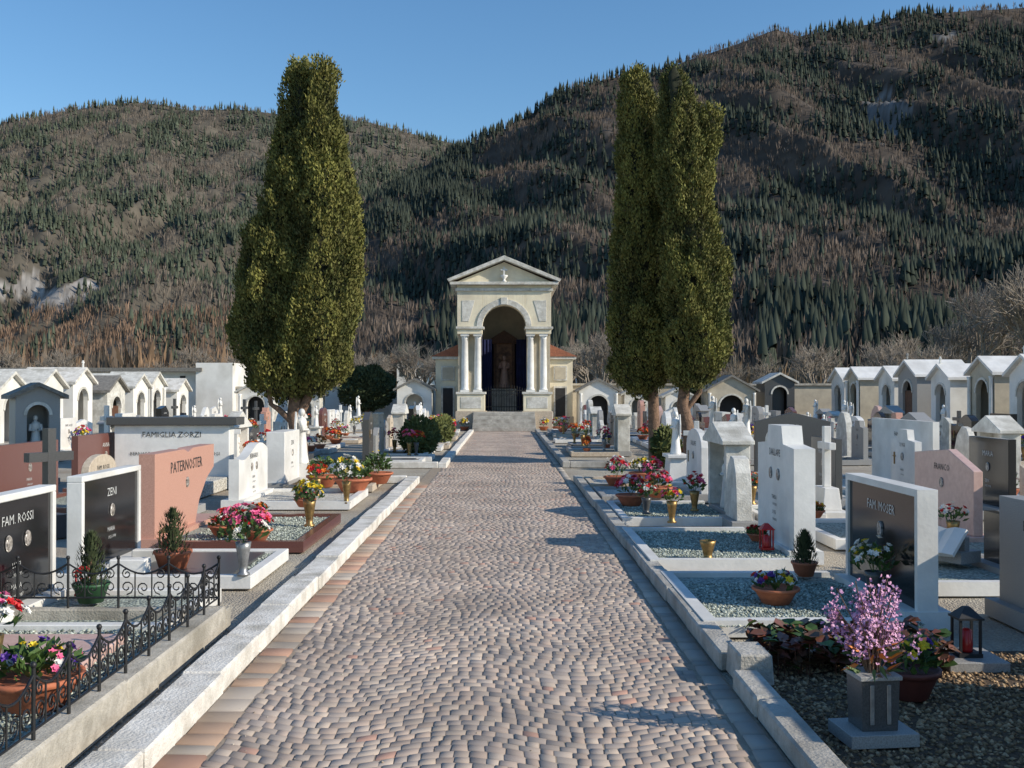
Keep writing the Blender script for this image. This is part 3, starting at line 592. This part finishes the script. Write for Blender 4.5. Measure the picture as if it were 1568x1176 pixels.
for q in(-1,1):
    S=lambda a,b:sorted((q*a,q*b))
    mb.box(*S(2.002,3.05),45.6,50,0,3.05,STUCCO); mb.box(*S(2.002,3.2),45.45,50.1,3.05,3.17,WHITE2); mb.box(*S(2.002,3.1),45.55,50,0,.5,BEIGE)
    mb.prism([(q*3.25,3.172),(q*2.002,3.172),(q*2.002,3.72)][::q],45.4,50.15,TILE)
    mb.box(*S(2.2,2.8),45.53,45.6,.5,1.85,WHITE2); mb.box(*S(2.28,2.72),45.515,45.53,.5,1.77,DARK)  # doorway shade painted as a dark panel on the wall face
    mb.box(*S(2.2,2.8),45.54,45.6,2.1,2.75,WHITE2); mb.box(*S(2.26,2.74),45.53,45.54,2.16,2.69,STUCG)
mb.done('wings',.006,root)
for x in(-2.2,-1.65,1.65,2.2): bowl(x,42.7,.2,['white','red','yellow'],0,n=20,fh=.4,fs=.06,name='potted_flowers')
# ------------------------------------------------------------------ CYPRESSES
LEAFM=vmat('cypress_foliage',.8,.9,.72,1.25)
def cypress(name,bodies,trunks,seed):
    rg=np.random.default_rng(seed); root=bpy.data.objects.new(name,None); sc.collection.objects.link(root)
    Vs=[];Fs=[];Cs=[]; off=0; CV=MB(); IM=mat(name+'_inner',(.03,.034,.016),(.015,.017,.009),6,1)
    for (yc,prof,ysq) in bodies:
        z=np.array([p[0] for p in prof]); cx=np.array([p[1] for p in prof]); rr=np.array([p[2]*.96 for p in prof])
        zz=np.linspace(z[0],z[-1],200); w=np.interp(zz,z,rr)+.05; w/=w.sum(); area=(np.interp(zz,z,rr)).mean()*6.28*(z[-1]-z[0])
        n=int(area*270); Z=rg.choice(zz,n,p=w)+rg.uniform(-.02,.02,n); th=rg.uniform(0,6.283,n)
        r0=np.interp(Z,z,rr); X0=np.interp(Z,z,cx)
        dn=np.zeros(n)
        for i in range(n):
            p=Vector((math.cos(th[i])*r0[i]+X0[i],math.sin(th[i])*r0[i]+yc,Z[i]*.5))
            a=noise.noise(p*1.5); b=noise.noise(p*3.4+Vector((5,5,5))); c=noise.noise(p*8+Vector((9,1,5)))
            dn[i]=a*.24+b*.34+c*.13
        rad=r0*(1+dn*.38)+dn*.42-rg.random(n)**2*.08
        P=np.stack([X0+rad*np.cos(th),yc+rad*np.sin(th)*ysq,Z+dn*.35],1)
        K=12
        cc=np.repeat(P,K,0)+rg.normal(0,.036,(n*K,3))*np.array([1,1,1.7]); tt=np.repeat(th,K)
        d=np.stack([np.cos(tt)*.5,np.sin(tt)*.5,np.ones(n*K)*1.0],1)+rg.normal(0,.42,(n*K,3)); d/=np.linalg.norm(d,axis=1,keepdims=True)
        q=rg.normal(0,1,(n*K,3)); u=np.cross(d,q); u/=np.linalg.norm(u,axis=1,keepdims=True)
        l=rg.uniform(.03,.07,(n*K,1)); wd=l*rg.uniform(.25,.40,(n*K,1))
        m=n*K; V=np.zeros((m,4,3)); V[:,0]=cc-d*l*.5; V[:,1]=cc+u*wd; V[:,2]=cc+d*l*.9; V[:,3]=cc-u*wd
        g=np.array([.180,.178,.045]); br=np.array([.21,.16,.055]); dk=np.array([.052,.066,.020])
        k=np.repeat(rg.random(n)**3,K)[:,None]; k2=np.clip(np.repeat(dn,K)*2.4+.55,0,1)[:,None]  # clump depth drives leaf colour: recess shade painted dark, raised clumps bright
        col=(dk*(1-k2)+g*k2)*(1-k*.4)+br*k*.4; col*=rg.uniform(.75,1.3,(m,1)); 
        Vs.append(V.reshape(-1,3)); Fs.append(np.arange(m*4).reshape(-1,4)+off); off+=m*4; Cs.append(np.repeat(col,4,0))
        seg=14; vs=[];fs=[]
        for jx,(pz,pc,pr) in enumerate(prof):
            for i in range(seg):
                a=6.283*i/seg; k_=.66*(1+.15*math.sin(i*2.1+jx)); vs.append((pc+pr*k_*math.cos(a),yc+pr*k_*ysq*math.sin(a),pz-.02))
        for jx in range(len(prof)-1):
            for i in range(seg): fs.append((jx*seg+i,jx*seg+(i+1)%seg,(jx+1)*seg+(i+1)%seg,(jx+1)*seg+i))
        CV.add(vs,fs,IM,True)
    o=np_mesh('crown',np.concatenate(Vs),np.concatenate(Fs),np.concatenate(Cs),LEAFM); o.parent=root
    CV.done('inner_dark_core',0,root)  # solid dark core added inside the crown to block see-through
    mb=MB()
    for pts,rad in trunks: mb.tube(pts,rad,BARK,9)
    mb.done('trunk',0,root)
A1=[(1.5,-4.4,.3),(1.75,-4.5,.75),(2.3,-4.55,.93),(3,-4.55,.98),(3.6,-4.52,1.0),(4.3,-4.48,.95),(5,-4.42,.84),(5.6,-4.32,.70),(6.3,-4.28,.58),(7,-4.22,.42),(7.6,-4.2,.32),(8.1,-4.2,.27),(8.4,-4.2,.10)]
B1=[(1.65,-3.8,.2),(1.95,-3.8,.62),(3,-3.8,.80),(4,-3.78,.84),(5,-3.72,.75),(6,-3.68,.62),(6.6,-3.7,.48),(7.3,-3.7,.34),(7.9,-3.70,.25),(8.3,-3.70,.08)]
D1=[(3.6,-4.95,.15),(4.0,-5.05,.3),(4.6,-5.0,.3),(5.1,-4.9,.12)]
cypress('cypress_tree',[(21.1,A1,1.),(20.8,B1,1.),(20.8,D1,1.)],[([(-4.2,21,-.05),(-4.18,21,.5),(-4.3,21,1.1),(-4.2,21,2.2)],[.2,.16,.15,.12]),([(-4.25,21,1.0),(-4.0,20.95,1.5),(-3.8,20.9,2.2)],[.1,.09,.07]),([(-4.25,21,.9),(-4.6,20.9,1.25),(-4.75,20.9,1.35),(-4.8,20.8,1.9)],[.07,.06,.05,.04])],3)
A2=[(1.55,3.2,.25),(1.9,3.15,.58),(3,3.15,.68),(4.5,3.15,.66),(6,3.18,.58),(7,3.16,.55),(8.1,3.12,.44),(8.7,3.08,.28),(9.1,3.08,.07)]
B2=[(1.75,4.1,.3),(2.2,4.2,.66),(3,4.28,.80),(4,4.2,.72),(5,4.05,.58),(6,3.95,.54),(7,3.9,.5),(8,3.82,.42),(8.5,3.74,.26),(8.8,3.74,.07)]
C2=[(6,4.15,.2),(6.8,4.38,.28),(7.4,4.52,.24),(7.8,4.54,.08)]
cypress('cypress_tree',[(23.6,A2,1.1),(22.5,B2,1.1),(22.5,C2,1.)],[([(3.5,23.5,-.05),(3.45,23.5,.6),(3.4,23.5,2.2)],[.19,.14,.11]),([(4.15,22.6,-.05),(4.1,22.6,.6),(3.95,22.6,1.3),(4.05,22.6,2.3)],[.2,.15,.14,.1]),([(3.95,22.6,1.1),(4.3,22.5,1.6),(4.4,22.5,2.2)],[.07,.06,.04])],5)
# ------------------------------------------------------------------ MOUNTAINS
T1=[-1.3,-.75,-.492,-.429,-.365,-.33,-.307,-.26,-.2245,-.18,-.135,-.097,-.046,.05,.2,.5]
E1=[.16,.22,.261,.274,.284,.281,.276,.277,.273,.269,.265,.255,.243,.215,.16,.1]
T2=[-.42,-.30,-.22,-.14,-.1,-.046,0,.03,.05,.1,.152,.196,.23,.267,.29,.31,.36,.40,.46,.508,.7,1.2]
E2=[.0,.05,.11,.180,.210,.240,.258,.276,.293,.309,.316,.332,.343,.357,.350,.355,.363,.373,.376,.379,.40,.36]
def H1(t,s):
    Y=800+s*1500; X=t*Y; e=np.interp(t,T1,E1); z=Y*e*(.03+.97*np.clip(s,0,1)**.85)
    n=fbm(X/230+Y/700,Y/520,5)-.5; n2=np.abs(fbm(X/160-Y/500+40,Y/600+7,3)-.5)*2
    z=z+np.sin(np.pi*np.clip(s,0,1))**.7*(200*n-120*n2+30); z=np.where(s>1,z-(s-1)*1400,z); return X,Y,z
def H2(t,s):
    Y=330+s*1170; X=t*Y; e=np.interp(t,T2,E2); z=Y*e*(.03+.97*np.clip(s,0,1)**.9)
    n=fbm(X/170+Y/330+30,Y/420+3,5)-.5; n2=np.abs(fbm(X/120+Y/260+80,Y/500+17,3)-.5)*2
    k=np.clip(e/.2,0,1)
    z=z+k*np.sin(np.pi*np.clip(s,0,1))**.7*(150*n-115*n2+28); z=np.where(s>1,z-(s-1)*1400,z); return X,Y,z
def rock1(t,el): return ((t<-.39)&(t>-.62)&(el>.086+.008*np.sin(t*60))&(el<.112+.006*np.sin(t*90)-(t+.49)*.13))
def rock2(t,el): return (((t-.375)/.022)**2+((el-.268)/.02)**2<1)|(((t-.432)/.012)**2+((el-.348)/.008)**2<1)
def mountain(name,H,t0,t1,nt,ns,rock,brown,rc):
    t=np.linspace(t0,t1,nt); s=np.linspace(0,1.25,ns); TT,SS=np.meshgrid(t,s,indexing='ij'); X,Y,Z=H(TT,SS)
    el=(Z-1.6)/Y; rk=rock(TT+(fbm(X/20+5,Z/25,3)-.5)*.03,el+(fbm(X/16,Z/18,4)-.5)*.03)
    V=np.stack([X,Y,Z],-1).reshape(-1,3); i,j=np.meshgrid(np.arange(nt-1),np.arange(ns-1),indexing='ij'); a=(i*ns+j).ravel()
    F=np.stack([a,a+ns,a+ns+1,a+1],1)
    n=fbm(X/60,Y/60+Z/30,4)[...,None]; c=np.array(brown)*(.55+.9*n)
    c=np.where(rk[...,None],np.array(rc)*(.25+1.5*fbm(X/4,Z/11,4)[...,None]),c)
    return np_mesh(name,V,F,c.reshape(-1,3),vmat(name+'_soil',1,.03,.7,1.25),True)
mountain('mountain',H1,-1.2,.35,900,220,rock1,(.11,.096,.075),(.29,.27,.25)); mountain('mountain',H2,-.42,1.1,640,200,rock2,(.078,.064,.053),(.16,.16,.16))  # farther mountain's ground coloured lighter to stand in for distance haze
def scatter(H,t0,t1,n,rock,keepr):
    t=RNG.uniform(t0,t1,n); s=RNG.uniform(0,1.02,n)**.9; X,Y,Z=H(t,s); el=(Z-1.6)/Y
    keep=(~rock(t+(fbm(X/20+5,Z/25,3)-.5)*.03,el+(fbm(X/16,Z/18,4)-.5)*.03))|(RNG.random(n)<keepr)
    m=fbm(X/70+11,Z/45+Y/200,4)+RNG.normal(0,.095,n)
    return X[keep],Y[keep],Z[keep],m[keep],t[keep],el[keep]
def conifers(name,X,Y,Z,h,col):
    n=len(X); k=5; V=np.zeros((n,k+1+k+1,3)); base=np.stack([X,Y,Z],1)
    for r in range(2):
        o=r*(k+1)
        for i in range(k):
            a=6.283*i/k+RNG.uniform(0,.9,n); rad=h*(.17 if r==0 else .11)*RNG.uniform(.5,1.3,n)
            V[:,o+i]=base+np.stack([rad*np.cos(a),rad*np.sin(a),h*(.05 if r==0 else .42)*np.ones(n)+RNG.uniform(-.07,.07,n)*h],1)
        V[:,o+k]=base+np.stack([0*h,0*h,h*(.62 if r==0 else 1.)],1)
    f=[(i,(i+1)%k,k) for i in range(k)]+[(k+1+i,k+1+(i+1)%k,2*k+1) for i in range(k)]
    F=(np.array(f)[None]+np.arange(n)[:,None,None]*(2*k+2)).reshape(-1,3)
    np_mesh(name,V.reshape(-1,3),F,np.repeat(col,2*k+2,0),vmat(name+'_m',1,.05,.8,1.2,spec=.05))
def baretrees(name,X,Y,Z,h,col,K=8):
    n=len(X); base=np.stack([X,Y,Z],1); V=np.zeros((n,K,3,3))
    for i in range(K):
        a=RNG.uniform(0,6.283,n); sp=RNG.uniform(.02,.30,n)*h; b=RNG.uniform(0,.35,n)*h; L=h*RNG.uniform(.7,1.05,n)-sp*.7
        tip=base+np.stack([sp*np.cos(a),sp*np.sin(a),L],1); mid=base+np.stack([sp*.35*np.cos(a),sp*.35*np.sin(a),b],1)
        wa=RNG.uniform(0,6.283,n); w=np.stack([np.cos(wa),np.sin(wa)*.6,RNG.uniform(-.5,.5,n)],1)*(h*RNG.uniform(.045,.10,n))[:,None]
        V[:,i,0]=mid; V[:,i,1]=tip*.6+mid*.4+w; V[:,i,2]=tip
    F=np.arange(n*K*3).reshape(-1,3); np_mesh(name,V.reshape(-1,3),F,np.repeat(col,K*3,0),vmat(name+'_m',1,.05,.8,1.2,spec=.05))
def cvar(c,n,a=.25): return np.array(c)*RNG.uniform(1-a,1+a,(n,1))
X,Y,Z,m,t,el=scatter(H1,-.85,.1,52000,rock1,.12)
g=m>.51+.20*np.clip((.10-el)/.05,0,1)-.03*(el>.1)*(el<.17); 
conifers('conifer_forest',X[g],Y[g],Z[g],RNG.uniform(11,22,g.sum()),cvar((.072,.085,.060),g.sum(),.35))  # conifer colour lifted and blued: distance haze put into the base colour
b=(~g)&(RNG.random(len(g))<.85); cb=np.where((el[b]<.075)[:,None],np.array([.23,.155,.11]),np.array([.185,.155,.128]))*RNG.uniform(.65,1.3,(b.sum(),1)); baretrees('bare_forest',X[b],Y[b],Z[b]-1,RNG.uniform(11,19,b.sum()),cb,5)  # bare-wood colours lightened to include far haze
X,Y,Z,m,t,el=scatter(H2,-.4,.85,62000,rock2,.25)
g=m>.525+.04*np.sin(X/90)+.20*np.clip((.10-el)/.05,0,1)*(t<.25); conifers('conifer_forest',X[g],Y[g],Z[g],RNG.uniform(9,20,g.sum()),cvar((.048,.058,.045),g.sum(),.35))  # some haze mixed into the nearer slope's conifer colour
b=(~g)&(RNG.random(len(g))<.92); baretrees('bare_forest',X[b],Y[b],Z[b]-1,RNG.uniform(9,15,b.sum()),cvar((.145,.116,.097),b.sum(),.38),5)  # bare-tree colour lifted slightly for haze as well
n=7000; Y=RNG.uniform(150,900,n); X=RNG.uniform(-.8,.8,n)*Y; keep=~((X>-.4*Y+60)&(Y>600)); X,Y=X[keep],Y[keep]; n=len(X)
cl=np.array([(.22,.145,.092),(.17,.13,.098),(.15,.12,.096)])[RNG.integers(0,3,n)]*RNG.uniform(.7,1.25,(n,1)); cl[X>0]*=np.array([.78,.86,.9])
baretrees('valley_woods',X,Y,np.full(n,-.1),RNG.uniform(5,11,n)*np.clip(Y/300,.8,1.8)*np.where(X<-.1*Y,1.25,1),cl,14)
def bare_mesh(seed,maxd=5):
    rd=random.Random(seed); mb=MB()
    def br(p,d,l,r,k):
        q=p+d*l*.5+Vector((rd.uniform(-1,1),rd.uniform(-1,1),0))*l*.05; e=q+(d+Vector((0,0,.1))).normalized()*l*.5
        mb.tube([p,q,e],[r,r*.8,r*.62],BAREB,3 if k>1 else 6)
        if k>=maxd: return
        nb=3 if k==0 else rd.choice((3,4)) 
        for i in range(nb+ (1 if k<3 else 0)):
            a=rd.uniform(0,6.28); sp=rd.uniform(.35,.85); u=d.orthogonal().normalized(); w=d.cross(u)
            nd=(d+(u*math.cos(a)+w*math.sin(a))*sp+Vector((0,0,.15))).normalized(); st=p.lerp(e,rd.uniform(.55,1.0)) if i else e
            br(st,nd,l*rd.uniform(.55,.8),r*.6,k+1)
    br(Vector((0,0,-.1)),Vector((0,0,1)),.30,.022,0)
    o=mb.done('src'); me=o.data; bpy.data.objects.remove(o); return me
BM=[bare_mesh(s) for s in (1,2,3)]
for me in BM:
    zmax=max(v.co.z for v in me.vertices)
    for v in me.vertices: v.co/=zmax
grove=bpy.data.objects.new('bare_tree_grove',None); sc.collection.objects.link(grove)
def bt(x,y,h,parent=None,w=1):
    o=bpy.data.objects.new('bare_tree',random.choice(BM)); sc.collection.objects.link(o); o.location=(x,y,-.05); o.scale=(h*w,h*w,h); o.rotation_euler=(0,0,random.uniform(0,6.28)); o.parent=parent
for (px,y,h) in [(.455,75,10),(.49,82,9.5),(.42,78,7.5),(.40,90,7),(.52,70,11),(.38,85,6),(.095,85,7),(.085,95,6.5),(.11,90,6)]: bt(px*y,y,h,None,1.0)
for i in range(44):
    y=random.uniform(60,170); tt=random.uniform(-.55,.55); bt(tt*y,y,random.uniform(.030,.055)*y+1.6,grove,1.2)
def house(x,y,w,h,d,name='house'):
    mb=MB().at(x,y,0,random.uniform(-.2,.2)); mb.box(-w/2,w/2,0,d,0,h,PLASTER)
    for q in(-1,1):
        p=[(0,h+w*.28),(0,h+w*.24),(q*(w/2+.6),h-.3),(q*(w/2+.6),h-.05)]; mb.prism(p if q<0 else p[::-1],-.6,d+.6,TILE)
    mb.prism([(-w/2,h),(w/2,h),(0,h+w*.24)],0,d,PLASTER)
    for i in(-1,0,1):
        for z in(1.2,4.0):
            if z+1.4<h: mb.box(i*w*.3-.5,i*w*.3+.5,-.02,0,z,z+1.4,GLASS)
    mb.done(name)
house(-14.5,160,4.5,6.2,8); house(-9.5,150,4,4.6,6); house(16,170,5,5,8)
# ------------------------------------------------------------------ LIGHT, SKY, CAMERA
EL=R(28); AZ=R(110)
w=bpy.data.worlds.new('World'); sc.world=w; w.use_nodes=True; nt=w.node_tree
sky=nt.nodes.new('ShaderNodeTexSky'); sky.sky_type='NISHITA'; sky.sun_disc=False; sky.sun_elevation=EL; sky.sun_rotation=AZ; sky.altitude=600; sky.air_density=1.3; sky.dust_density=.1; sky.ozone_density=4.0
hs=nt.nodes.new('ShaderNodeHueSaturation'); hs.inputs['Saturation'].default_value=1.15
bg=nt.nodes['Background']; nt.links.new(sky.outputs[0],hs.inputs['Color']); nt.links.new(hs.outputs[0],bg.inputs[0]); bg.inputs[1].default_value=.15
sd=bpy.data.lights.new('sun','SUN'); sd.energy=5.0; sd.angle=R(.5); sd.color=(1,.91,.76); so=bpy.data.objects.new('sun',sd); sc.collection.objects.link(so)
so.rotation_euler=Vector((math.cos(EL)*math.sin(AZ),math.cos(EL)*math.cos(AZ),math.sin(EL))).to_track_quat('Z','Y').to_euler()
cd=bpy.data.cameras.new('camera'); cd.lens=36; cd.sensor_width=36; cd.clip_end=9000; cd.clip_start=.05
co=bpy.data.objects.new('camera',cd); sc.collection.objects.link(co); co.location=(0,0,1.6); co.rotation_euler=(R(90.44),0,R(-.44)); sc.camera=co
sc.view_settings.view_transform='Standard'; sc.view_settings.look='None'; sc.view_settings.exposure=0
